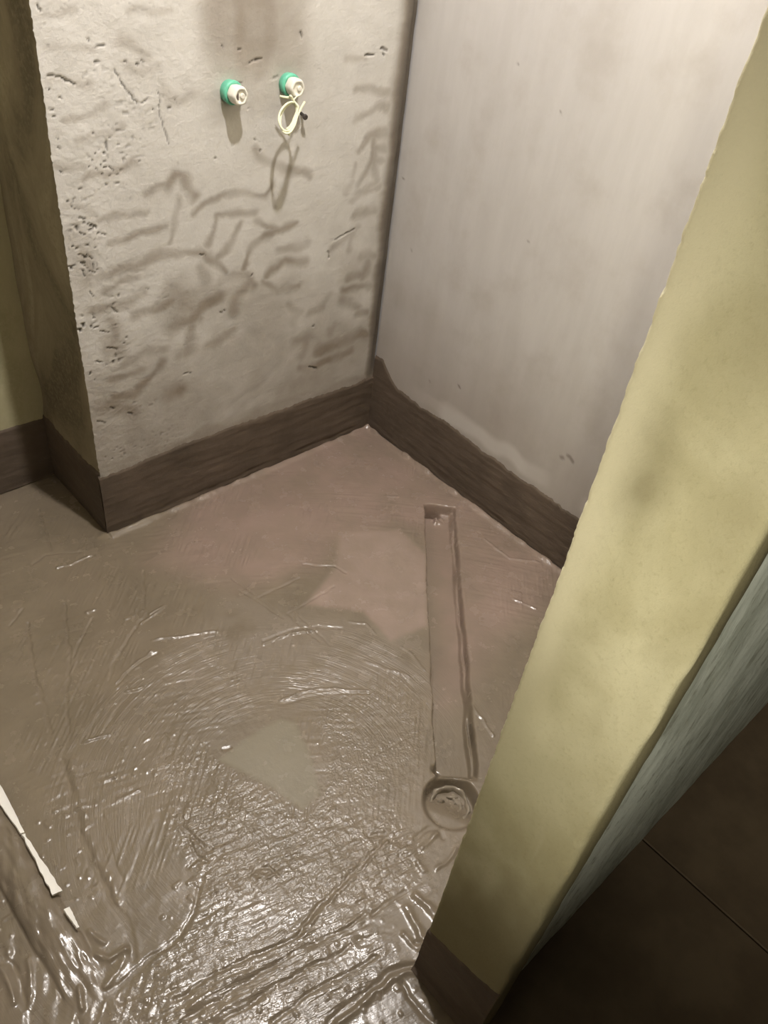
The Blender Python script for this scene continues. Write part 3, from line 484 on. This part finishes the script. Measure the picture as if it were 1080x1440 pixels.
# drying ripples: fine wavy brush lines over the lower half
strokes = np.zeros(XX.shape)
for wd, k, pts in BACK:
    m_ = crop(wx, wz, pts, wd*2)
    d = dpoly(wx[m_], wz[m_], pts)/(1+.35*vn(XX[m_]/.03, ZZ[m_]/.03, 119))
    strokes[m_] = np.maximum(strokes[m_], k*(.85+.3*vn(XX[m_]/.05, ZZ[m_]/.05, 118.5))*(1-sst(wd*.05, wd*.95, d)))
stain = stain+strokes*(1.05-.5*stain)
# wet strip down the inner corner
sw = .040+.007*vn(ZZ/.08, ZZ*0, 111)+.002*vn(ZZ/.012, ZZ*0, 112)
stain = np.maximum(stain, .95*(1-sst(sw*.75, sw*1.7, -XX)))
stain = np.clip(stain+.13*fbm(XX/.05, ZZ/.05, 113, 5), 0, 1)
for wd, k, pts in PITS:
    m_ = crop(XX, ZZ, pts, wd*3)
    jx = XX[m_]+.0018*vn(XX[m_]/.007, ZZ[m_]/.007, 115); jz = ZZ[m_]+.0018*vn(XX[m_]/.007, ZZ[m_]/.007, 116)
    d = dpoly(jx, jz, pts)
    pit[m_] = np.maximum(pit[m_], .85*k*(1-sst(wd*.1, wd*.62, d)))
rough = sst(-.70, -.86, XX)*sst(1.15, .95, ZZ)+.35*sst(-.5, -.8, XX)
spk = sst(.60, .85, vn(XX/.008, ZZ/.0055, 117))*sst(.1, .45, vn(XX/.06, ZZ/.06, 118))*rough
pit = np.clip(np.maximum(pit, .6*spk), 0, 1)
YY = .0012*fbm(XX/.05, ZZ/.05, 120, 4)+.004*pit-.0004*fbm(XX/.008, ZZ/.008, 121, 2)*(.4+rough)
# shallow unfilled seam where the plaster stops short of the corner
YY += .006*(1-sst(.004, .022, -XX))*sst(.2, .26, ZZ)
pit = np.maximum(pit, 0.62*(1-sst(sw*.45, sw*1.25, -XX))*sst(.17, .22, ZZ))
P = np.stack([XX, YY, ZZ], -1)
wb = grid('wall_back', P, m_back, dict(stain=stain, pit=pit), boxes=[(XD+.03, 0, .014, YF-.004, -.06, CEIL)])
tag(wb, kind='structure')

# ---------------------------------------------------------------- right wall
yv = np.arange(0, 1.2801, .0045); zv = np.concatenate([np.arange(0, 1.5, .0045), np.linspace(1.52, CEIL, 22)])
YV, ZV = np.meshgrid(-yv, zv, indexing='ij')
RP = [(0.0068,0.6,[(-0.706,0.319),(-0.711,0.32)]),(0.0068,0.6,[(-0.723,0.334),(-0.73,0.334),(-0.741,0.327)]),(0.0034,0.7,[(-0.334,0.332),(-0.339,0.331)]),(0.0031,0.6,[(-0.227,0.291),(-0.231,0.29)]),(0.0034,0.6,[(-0.317,1.136),(-0.32,1.133)]),(0.0034,0.6,[(-0.455,1.075),(-0.457,1.073)]),(0.0034,0.6,[(-0.018,0.796),(-0.024,0.797)]),(0.0034,0.6,[(-0.083,0.628),(-0.086,0.627)]),(0.0041,0.6,[(-0.336,0.331),(-0.341,0.328)]),(0.0034,0.5,[(-0.451,0.793),(-0.453,0.793)]),(0.0025,0.5,[(-0.23,0.291),(-0.233,0.29)])]
pit = np.zeros(YV.shape)
for wd, k, pts in RP:
    d = dpoly(YV, ZV, pts); pit = np.maximum(pit, k*(1-sst(wd*.3, wd*1.1, d)))
dm = ZV-.20
st = .6*(1-sst(.0, .42, dm+.10*fbm(YV/.12, ZV/.12, 131, 4)))*1.0
st = np.clip(st+.10*fbm(YV/.05, ZV/.25, 132, 4)*sst(1.2, .4, ZV), 0, 1)
pale = .55*(1-sst(.010, .035, np.abs(dm-.028+.012*vn(YV/.06, ZV/.06, 133))))*sst(-.1, -.3, YV)*sst(-.5, .5, vn(YV/.10, ZV*0, 134)+.3)
XV = .0008*fbm(YV/.08, ZV/.25, 135, 3)+.0012*pit-.004*(1-sst(0, .03, -YV))*0
P = np.stack([XV, YV, ZV], -1)
wr = grid('wall_right', P, m_right, dict(stain=st, pit=pit, pale=pale), boxes=[(.01, .12, -1.28, .3, -.06, CEIL)], flip=True)
tag(wr, kind='structure')

# ---------------------------------------------------------------- return face of the pier, far wall of the recess, left wall
yr = np.linspace(0, YF, 62); zr = np.arange(0, CEIL+.001, .008)
YR, ZR = np.meshgrid(yr, zr, indexing='ij')
XR = XD+.0025*fbm(YR/.05, ZR/.08, 141, 3)*sst(0, .03, YR)+edge_wob(ZR, 2)*(1-YR/YF)**10
XR += .006*sst(.25, .305, YR)*vn(ZR/.14, ZR*0, 142)
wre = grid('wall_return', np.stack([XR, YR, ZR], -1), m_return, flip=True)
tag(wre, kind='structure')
xf = np.arange(XL, XD+.02, .008)
XF, ZF = np.meshgrid(xf, zr, indexing='ij')
wf = grid('wall_far', np.stack([XF, YF+.002*fbm(XF/.06, ZF/.06, 145, 3), ZF], -1), m_far, boxes=[(XL, XD+.02, YF+.01, YF+.12, -.06, CEIL)])
tag(wf, kind='structure')
mesh_boxes('wall_left', [(XL-.12, XL, -1.28, YF+.12, -.06, CEIL)], m_plain, kind='structure')

# ---------------------------------------------------------------- waterproofing band up the wall foot
def band(name, length, hf, place, seed, off=.004, step=.004, rows=34):
    u = np.linspace(0, length, int(length/step)+2); v = np.linspace(0, 1, rows)
    Ug, Vg = np.meshgrid(u, v, indexing='ij')
    H = hf(Ug)+.005*vn(Ug/.05, Ug*0, seed)+.0025*vn(Ug/.014, Ug*0, seed+1)+.0015*vn(Ug/.006, Ug*0, seed+2)
    zz = .004+Vg*(H-.004)
    o = off+.0009*vn(Ug/.10, zz/.010+Ug*3, seed+4)+.0006*vn(Ug/.045, zz/.0055+Ug*2, seed+5)+.0012*fbm(Ug/.05, zz/.04, seed+6, 3)
    o = o*(1-sst(.955, 1.0, Vg))-.003*sst(.975, 1., Vg)
    o -= .0035*np.exp(-((zz-.016-.006*vn(Ug/.09, Ug*0, seed+8))/.003)**2)*sst(-.3, .4, vn(Ug/.06, Ug*0, seed+9))
    return tag(grid(name, place(Ug, o, zz), m_band), kind='structure')
band('baseboard_back', -XD+.004, lambda u: .194+.004*np.sin(u*5)+0*u, lambda u, o, z: np.stack([np.minimum(XD-.004+u, 0), -o, z], -1), 201)
band('baseboard_right', 1.28, lambda u: .196+.006*np.cos(u*4)+.062*(1-sst(.02, .12, u)), lambda u, o, z: np.stack([-o, -u, z], -1), 221)
bpy.data.objects['baseboard_right'].data.flip_normals()
band('baseboard_return', YF, lambda u: .205+0*u, lambda u, o, z: np.stack([XD-o, u, z], -1), 241)
bpy.data.objects['baseboard_return'].data.flip_normals()
band('baseboard_far', XD-XL, lambda u: .20+0*u, lambda u, o, z: np.stack([XL+u, YF-o, z], -1), 261)
band('baseboard_jamb', YJ0-YJ1, lambda u: .155+.25*u, lambda u, o, z: np.stack([XJ-o*.9-.012*np.exp(-z/.014), YJ0-u, z], -1), 281)
bpy.data.objects['baseboard_jamb'].data.flip_normals()

# ---------------------------------------------------------------- door wall with its yellow jamb
zj = np.arange(-.03, 2.06, .003)
prof = [(0.0, YJ0), (-.5, YJ0), (XJ+.05, YJ0), (XJ+.012, YJ0), (XJ+.004, YJ0-.0005), (XJ+.001, YJ0-.002), (XJ, YJ0-.005)]
n0 = len(prof)
prof += [(XJ, y) for y in np.linspace(YJ0-.009, YJ1+.009, 32)]
n1_ = len(prof)
prof += [(XJ+.001, YJ1+.004), (XJ+.004, YJ1+.001), (XJ+.010, YJ1), (XJ+.03, YJ1), (XJ+.055, YJ1+.0015), (XJ+.066, YJ1+.006), (XJ+.072, YJ1+.014), (XJ+.074, YJ1+.03)]
PX = np.array([p[0] for p in prof])[:, None]+0*zj; PY = np.array([p[1] for p in prof])[:, None]+0*zj; ZJ = zj[None, :]+0*PX
g1 = np.exp(-(np.hypot(PX-XJ, PY-YJ0)/.006)**2); g2 = np.exp(-(np.hypot(PX-XJ, PY-YJ1)/.010)**2); g3 = np.exp(-(np.hypot(PX-XJ-.068, PY-YJ1)/.012)**2)
PY = PY+g1*(.0009*vn(ZJ/.0125, ZJ*0, 301)+.0013*vn(ZJ/.0048, ZJ*0, 302)+.0015*.4*vn(ZJ/.12, ZJ*0, 303))+g2*.003*vn(ZJ/.05, ZJ*0, 304)+g3*.002*vn(ZJ/.03, ZJ*0, 305)
PX = PX+.0007*fbm(PY/.03, ZJ/.03, 306, 3)+g3*.010*vn(ZJ/.18, ZJ*0, 307)
yy = np.clip((YJ0-PY)/(YJ0-YJ1), 0, 1)
onj = (np.abs(PX-XJ) < .008).astype(float)
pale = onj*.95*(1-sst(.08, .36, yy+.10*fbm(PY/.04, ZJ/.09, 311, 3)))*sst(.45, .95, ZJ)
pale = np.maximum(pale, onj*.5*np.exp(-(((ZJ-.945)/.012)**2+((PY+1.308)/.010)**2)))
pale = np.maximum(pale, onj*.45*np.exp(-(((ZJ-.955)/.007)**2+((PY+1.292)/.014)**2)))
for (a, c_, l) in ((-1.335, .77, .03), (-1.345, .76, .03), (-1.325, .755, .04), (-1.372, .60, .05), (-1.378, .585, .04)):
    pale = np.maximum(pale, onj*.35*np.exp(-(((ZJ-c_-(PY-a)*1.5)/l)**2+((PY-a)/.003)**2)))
damp_shade = onj*.8*np.exp(-(((ZJ-1.13)/.05)**2+((PY+1.325)/.022)**2))*(.8+.4*fbm(PY/.03, ZJ/.05, 312, 3))
damp_shade = np.maximum(damp_shade, onj*.55*np.exp(-(((ZJ-1.33)/.16)**2+((PY+1.375)/.045)**2)))
damp_shade = np.maximum(damp_shade, onj*.35*sst(.5, .95, yy+.15*fbm(PY/.05, ZJ/.10, 315, 3)))
damp_shade = np.maximum(damp_shade, .85*sst(.66, .30, ZJ+.12*fbm(PY/.05, ZJ/.10, 313, 3)-.25*(yy-.4)))  # lower jamb: fading lamp light put into the colour along with damp
damp_shade = np.maximum(damp_shade, .5*sst(1.0, .70, ZJ+.10*fbm(PY/.06, ZJ/.12, 314, 3)))
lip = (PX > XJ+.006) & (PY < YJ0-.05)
damp_shade = np.where(lip, .9, damp_shade)  # shade on the outward-facing lip, put into the colour
wd_ = grid('wall_door', np.stack([PX, PY, ZJ], -1), m_jamb, dict(pale=np.clip(pale, 0, 1), damp_shade=np.clip(damp_shade, 0, 1)), boxes=[(XJ+.03, .12, YJ0-.02, YH+.02, -.08, 2.06)])
tag(wd_, kind='structure')
mesh_boxes('wall_door_far', [(XL-.12, XDL, YH, -1.28, -.08, 2.06)], m_jamb, kind='structure')
mesh_boxes('wall_lintel', [(XL-.12, .12, YH, -1.28, 2.06, CEIL)], m_plain, kind='structure')
# hall side
xh = np.arange(XJ+.068, 1.2, .006); zh = np.arange(-.03, 2.6, .012)
XH, ZH = np.meshgrid(xh, zh, indexing='ij')
wh = grid('wall_hall', np.stack([XH, YH-.002+.0015*fbm(XH/.05, ZH/.05, 321, 3), ZH], -1), m_hallwall, boxes=[(XJ+.1, 1.2, YH+.004, YH+.02, -.08, 2.6)])
tag(wh, kind='structure')
mesh_boxes('wall_hall_far', [(-3.2, 1.3, -3.05, -2.95, -.08, CEIL)], m_plain, kind='structure')
mesh_boxes('wall_hall_end', [(1.2, 1.3, -2.95, YH+.02, -.08, CEIL), ], m_plain, kind='structure')
mesh_boxes('wall_hall_side', [(-3.3, -3.2, -2.95, YH, -.08, CEIL), (-3.2, XL-.12, YH, YH+.1, -.08, CEIL)], m_plain, kind='structure')
mesh_boxes('ceiling', [(XL-.12, .12, YH, YF+.12, CEIL, CEIL+.1)], m_plain, kind='structure')
mesh_boxes('ceiling_hall', [(-3.3, 1.3, -3.05, YH, CEIL, CEIL+.1)], m_plain, kind='structure')
fh = mesh_boxes('floor_hall', [(-3.2, 1.2, -2.95, -1.40, -.12, -.029)], m_grout, kind='structure')
TS = .6
tv, tf = [], []
c_ = .0012
def rb(x0, x1, y0, y1):
    me = bpy.data.meshes.new('tile')
    v = [(x0,y0,-.035),(x1,y0,-.035),(x1,y1,-.035),(x0,y1,-.035),(x0,y0,-.020),(x1,y0,-.020),(x1,y1,-.020),(x0,y1,-.020),
         (x0+c_,y0+c_,-.018),(x1-c_,y0+c_,-.018),(x1-c_,y1-c_,-.018),(x0+c_,y1-c_,-.018)]
    f = [(0,3,2,1),(0,1,5,4),(1,2,6,5),(2,3,7,6),(3,0,4,7),(4,5,9,8),(5,6,10,9),(6,7,11,10),(7,4,8,11),(8,9,10,11)]
    me.from_pydata(v, [], f); me.update(); return me
proto = {}
for i in range(-5, 3):
    for j in range(0, 3):
        x0 = -.475+i*TS; x1 = x0+TS-.004
        y1 = -1.405-j*TS; y0 = y1-TS+.004
        x0c, x1c, y0c = max(x0, -3.2), min(x1, 1.2), max(y0, -2.95)
        if x1c-x0c < .05 or y1-y0c < .05: continue
        link('tile', rb(x0c, x1c, y0c, y1), m_tile, fh)

# ---------------------------------------------------------------- wall pipe stubs with plugs
def stub(name, x, z, label, notch, tilt):
    t = empty(name, (x, 0, z)); tag(t, label, 'pipe plug', 'plugged water pipe stubs')
    M = Matrix.Rotation(math.radians(90), 4, 'X') @ Matrix.Rotation(tilt, 4, 'Y')
    def L(nm, prof, mat, n=28, parent=t, wob=None, d=(0, 0)):
        V, F = lathe_vf(prof, n, wob)
        V = [M @ Vector((a+d[0], b_+d[1], c)) for a, b_, c in V]
        return mesh_vf(nm, V, F, mat, parent)
    L('collar', [(.0215,-.012),(.0225,.008),(.0235,.011),(.0235,.016),(.0218,.0185),(.0170,.0188),(.0160,.012)], m_green)
    hexw = lambda i, j: 1+.035*math.cos(6*2*math.pi*j/30)
    cap = L('plug_cap', [(.0160,.008),(.0175,.018),(.0182,.022),(.0182,.038),(.0170,.0415),(.0125,.0425),(.0118,.0395),(.0060,.0395)], m_white, 30, t, hexw)
    L('cap_stud', [(.0055,.038),(.0055,.0425),(.0040,.0435)], m_white, 14, cap, None, (.0035, 0))
    if notch:
        vs, fs = box_vf(-.0105, -.0070, -.0060, .0060, .035, .0428)
        mesh_vf('cap_slot', [M @ Vector(v) for v in vs], fs, m_dark, cap, False)
    return t
stub('pipe_plug', -.5225, 1.0395, 'white notched plug in green collar on wall, left of the cord', True, .05)
stub('pipe_plug', -.3735, 1.0435, 'white plug in green collar on wall, directly above the hanging cord', False, -.03)

# hank of cord hanging below the right stub
cord = empty('cord_hank', (-.41, -.06, .97)); tag(cord, 'pale yellow looped cord hanging under the right pipe plug', 'cord')
def cpath(nm, pts, r, closed=False):
    pts = [(a+.41, b_+.06, c-.97) for a, b_, c in pts]
    p = smooth_path(pts + ([pts[0]] if closed else []))
    if closed: p = p[:-1]
    V, F = tube_vf(p, r, 8, closed); return mesh_vf(nm, V, F, m_cord, cord)
e1 = [(-.4185,-.035,1.0302),(-.4097,-.040,1.0291),(-.4009,-.045,1.0291),(-.401,-.05,1.0333),(-.3934,-.05,1.0234),(-.3873,-.055,1.016),(-.3862,-.058,1.0108),(-.392,-.06,1.0013),(-.4003,-.065,.9951),(-.4085,-.07,.9877),(-.4198,-.075,.9807),(-.4329,-.08,.9775)]
e2 = [(-.3628,-.05,1.0186),(-.3742,-.055,1.0102),(-.3856,-.06,1.0007),(-.3953,-.065,.9922),(-.4067,-.07,.9852),(-.4203,-.078,.9768),(-.4252,-.08,.9648)]
l1 = [(-.3949,-.05,1.0212),(-.4074,-.05,1.0199),(-.4212,-.052,1.0134),(-.4324,-.056,1.005),(-.4396,-.062,.9956),(-.4429,-.07,.9875),(-.4409,-.076,.9795),(-.4343,-.08,.9753),(-.4234,-.08,.9765),(-.4105,-.075,.9834),(-.3992,-.068,.9922),(-.3919,-.062,1.0018),(-.387,-.056,1.0104),(-.3883,-.052,1.0177)]
l2 = [(-.3925,-.045,1.0185),(-.408,-.045,1.0116),(-.4238,-.05,.9991),(-.4339,-.06,.9874),(-.44,-.075,.9768),(-.4309,-.082,.9707),(-.4171,-.08,.9771),(-.4037,-.07,.9873),(-.3918,-.06,.9989),(-.3864,-.05,1.0111)]
cpath('loose_end', e1, .0026); cpath('loose_end', e2, .0025)
cpath('loop', l1, .0024, True); cpath('loop', l2, .0020, True)
cpath('loop', [(a-.002, b_-.004, c-.004) for a, b_, c in l1[6:12]], .0018)
cpath('loop', [(a+.004, b_+.003, c-.003) for a, b_, c in l1[7:13]], .0017)
cpath('tie', [(-.372,-.0405,1.030),(-.380,-.044,1.029),(-.389,-.048,1.026),(-.392,-.05,1.022)], .0015)

V, F = lathe_vf([(.0035,-.006),(.0035,.016),(.0060,.0165),(.0060,.021),(.0045,.022)], 14)
Mn = Matrix.Rotation(math.radians(90), 4, 'X')
nail = mesh_vf('nail', [Mn @ Vector(v) for v in V], F, m_nail); nail.location = (-.3315, 0, .9797); nail.rotation_euler = (.15, .1, -.12)
tag(nail, 'short dark iron nail sticking out of the wall beside the cord', 'nail')

# ---------------------------------------------------------------- floor drain with its slurry-covered plug
dr = empty('floor_drain', (-.736, -1.101, -.032)); tag(dr, 'round slurry-smeared drain with crumpled plug at the channel end', 'drain')
V, F = lathe_vf([(.041,-.012),(.044,.006),(.0435,.013),(.040,.0155),(.0365,.013),(.035,.004),(.034,-.012)], 48, lambda i, j: 1+.03*math.sin(j*2*math.pi/48*3+1)+.03*math.sin(j*2*math.pi/48*8+i*.7)+.02*math.sin(j*2*math.pi/48*13))
V = [(x*(1+.05*math.sin(math.atan2(y, x)*2+.5)), y*(1+.04*math.sin(math.atan2(y, x)*5)), z-.004+.004*math.sin(math.atan2(y, x)*2-.6)+.002*math.sin(math.atan2(y, x)*7)) for x, y, z in V]
mesh_vf('rim', V, F, m_drain, dr)
nr, na = 22, 56
V, F = [], []
for i in range(nr+1):
    for j in range(na):
        r_ = .0352*(i/nr); a = 2*math.pi*j/na; x = r_*math.cos(a); y = r_*math.sin(a)
        h = .0075*float(vn(np.array(x/.013), np.array(y/.013), 411))+.004*float(vn(np.array(x/.006), np.array(y/.006), 412))
        V.append((x, y, -.002+h*1.6*(1-(i/nr)**4)))
for i in range(nr):
    for j in range(na):
        F.append((i*na+j, (i+1)*na+j, (i+1)*na+(j+1) % na, i*na+(j+1) % na))
n = len(V); V += [(x, y, -.012) for x, y, z in V[nr*na:]]
for j in range(na):
    F.append((nr*na+j, n+j, n+(j+1) % na, nr*na+(j+1) % na))
mesh_vf('plug', V, F, m_drain, dr)
for k, (x, y, a, l) in enumerate(((-.014, -.008, 2.4, .008), (.018, .012, -.7, .012), (.002, -.020, .3, .009))):
    p = [(x+s_*l*math.cos(a)+.003*s_*s_, y+s_*l*math.sin(a), .0005+.003*(1-s_*s_)) for s_ in (-1, -.5, 0, .5, 1)]
    V, F = tube_vf(smooth_path(p, 3), [.0012+.0022*math.sin(math.pi*q_/12) for q_ in range(13)], 8); mesh_vf('wrinkle', V, F, m_drain, dr)

# ---------------------------------------------------------------- pipe lying in the slurry at the left, bare along one side
pp = empty('floor_pipe', (-1.443, -.66, 0)); tag(pp, 'white plastic pipe in floor slurry, bare in a thin bright strip', 'pipe')
def sliver(y0, y1, wf, nseg=60):
    V, F = [], []; na = 7
    for i in range(nseg+1):
        y = y0+(y1-y0)*i/nseg; wdt = wf(i/nseg)
        for j in range(na):
            a = math.radians(66)+((j/(na-1))-.5)*wdt
            for r_ in (.0375, .033):
                V.append((math.cos(a)*r_+.003, y+.66, math.sin(a)*r_-.0135))
    m = na*2
    for i in range(nseg):
        for j in range(na-1):
            a = i*m+j*2; F.append((a, a+2, a+2+m, a+m)); F.append((a+1, a+1+m, a+3+m, a+3))
        F.append((i*m, i*m+m, i*m+m+1, i*m+1)); e_ = i*m+m-2; F.append((e_, e_+1, e_+m+1, e_+m))
    for b_ in (0, nseg*m):
        F.append(tuple([b_+2*j for j in range(na)]+[b_+2*j+1 for j in range(na-1, -1, -1)]))
    return mesh_vf('bare_strip', V, F, m_pipe, pp, False)
fn = lambda s: vnf(s*9)
def vnf(s): return float(vn(np.array(s), np.array(.5), 401))
sliver(-.44, -.652, lambda s: .14+.44*math.sin(math.pi*min(1, s*.62+.36))**.7*(1-.75*max(0, (s-.72)/.28))+.05*vnf(s*14))
sliver(-.655, -.792, lambda s: .14+.30*s+.09*vnf(s*11+5))
sliver(-.826, -.868, lambda s: .30-.2*s+.03*vnf(s*9+9), 16)
V, F = tube_vf([(-.006, y, -.018) for y in (-.12, -.06, 0, .2, .5, .9)], .028, 20)
mesh_vf('tube', V, F, m_pipe, pp)

# ---------------------------------------------------------------- bathroom bulb and the work lamp in the hall
cl = empty('ceiling_lamp', (BULB[0], BULB[1], CEIL)); tag(cl, 'bare glowing bulb in a white holder under the bathroom ceiling', 'lamp')
def at_z(nm, prof, mat, par, n=24):
    V, F = lathe_vf(prof, n); return mesh_vf(nm, V, F, mat, par)
dz = BULB[2]-CEIL
at_z('ceiling_rose', [(.05, 0), (.05, -.012), (.03, -.03)], m_white, cl)
at_z('lamp_holder', [(.02, -.02), (.02, dz+.05), (.036, dz+.012), (.037, dz+.001), (.034, dz)], m_white, cl)
at_z('bulb', [(.030, dz+.003), (.032, dz-.002), (.028, dz-.018), (.016, dz-.029), (.004, dz-.033)], m_bulb, cl, 16)
wl = empty('work_lamp', (HALL[0], HALL[1], -.018)); tag(wl, 'work lamp with a bare bulb on a tripod in the hall', 'lamp')
hz = HALL[2]+.018
at_z('pole', [(.012, .25), (.012, hz-.12), (.010, hz-.11)], m_metal, wl, 14)
for k in range(3):
    a = k*2.094+.5
    V, F = tube_vf([(0, 0, .42), (.14*math.cos(a), .14*math.sin(a), .2), (.28*math.cos(a), .28*math.sin(a), .006)], .008, 8); mesh_vf('leg', V, F, m_metal, wl)
aim = (Vector((XJ, -1.74, 1.04))-Vector(HALL)).normalized()
rotq = aim.to_track_quat('-Z', 'Y')
def head(nm, prof, mat, n=28):
    V, F = lathe_vf(prof, n)
    V = [rotq @ Vector(v)+Vector((0, 0, hz)) for v in V]; return mesh_vf(nm, V, F, mat, wl)
head('housing', [(.045, .10), (.055, .09), (.075, .02), (.085, -.03), (.081, -.03), (.070, .02), (.05, .07), (.01, .072)], m_metal)
head('glass', [(.072, .012), (.074, .006), (.02, .004)], m_hallbulb)
V, F = tube_vf([(0, 0, hz-.13), (-.05, 0, hz-.12), (-.06, 0, hz-.03), tuple(rotq @ Vector((0, 0, .095))+Vector((0, 0, hz)))], .006, 8); mesh_vf('bracket', V, F, m_metal, wl)
ld = bpy.data.lights.new('work_lamp_beam', 'SPOT'); ld.energy = HALL_POWER; ld.color = (1, .94, .76); ld.spot_size = math.radians(64); ld.spot_blend = 1; ld.shadow_soft_size = .05
lo = bpy.data.objects.new('beam', ld); COL.objects.link(lo); lo.parent = wl; lo.location = Vector((0, 0, hz))+aim*.035; lo.rotation_euler = rotq.to_euler()
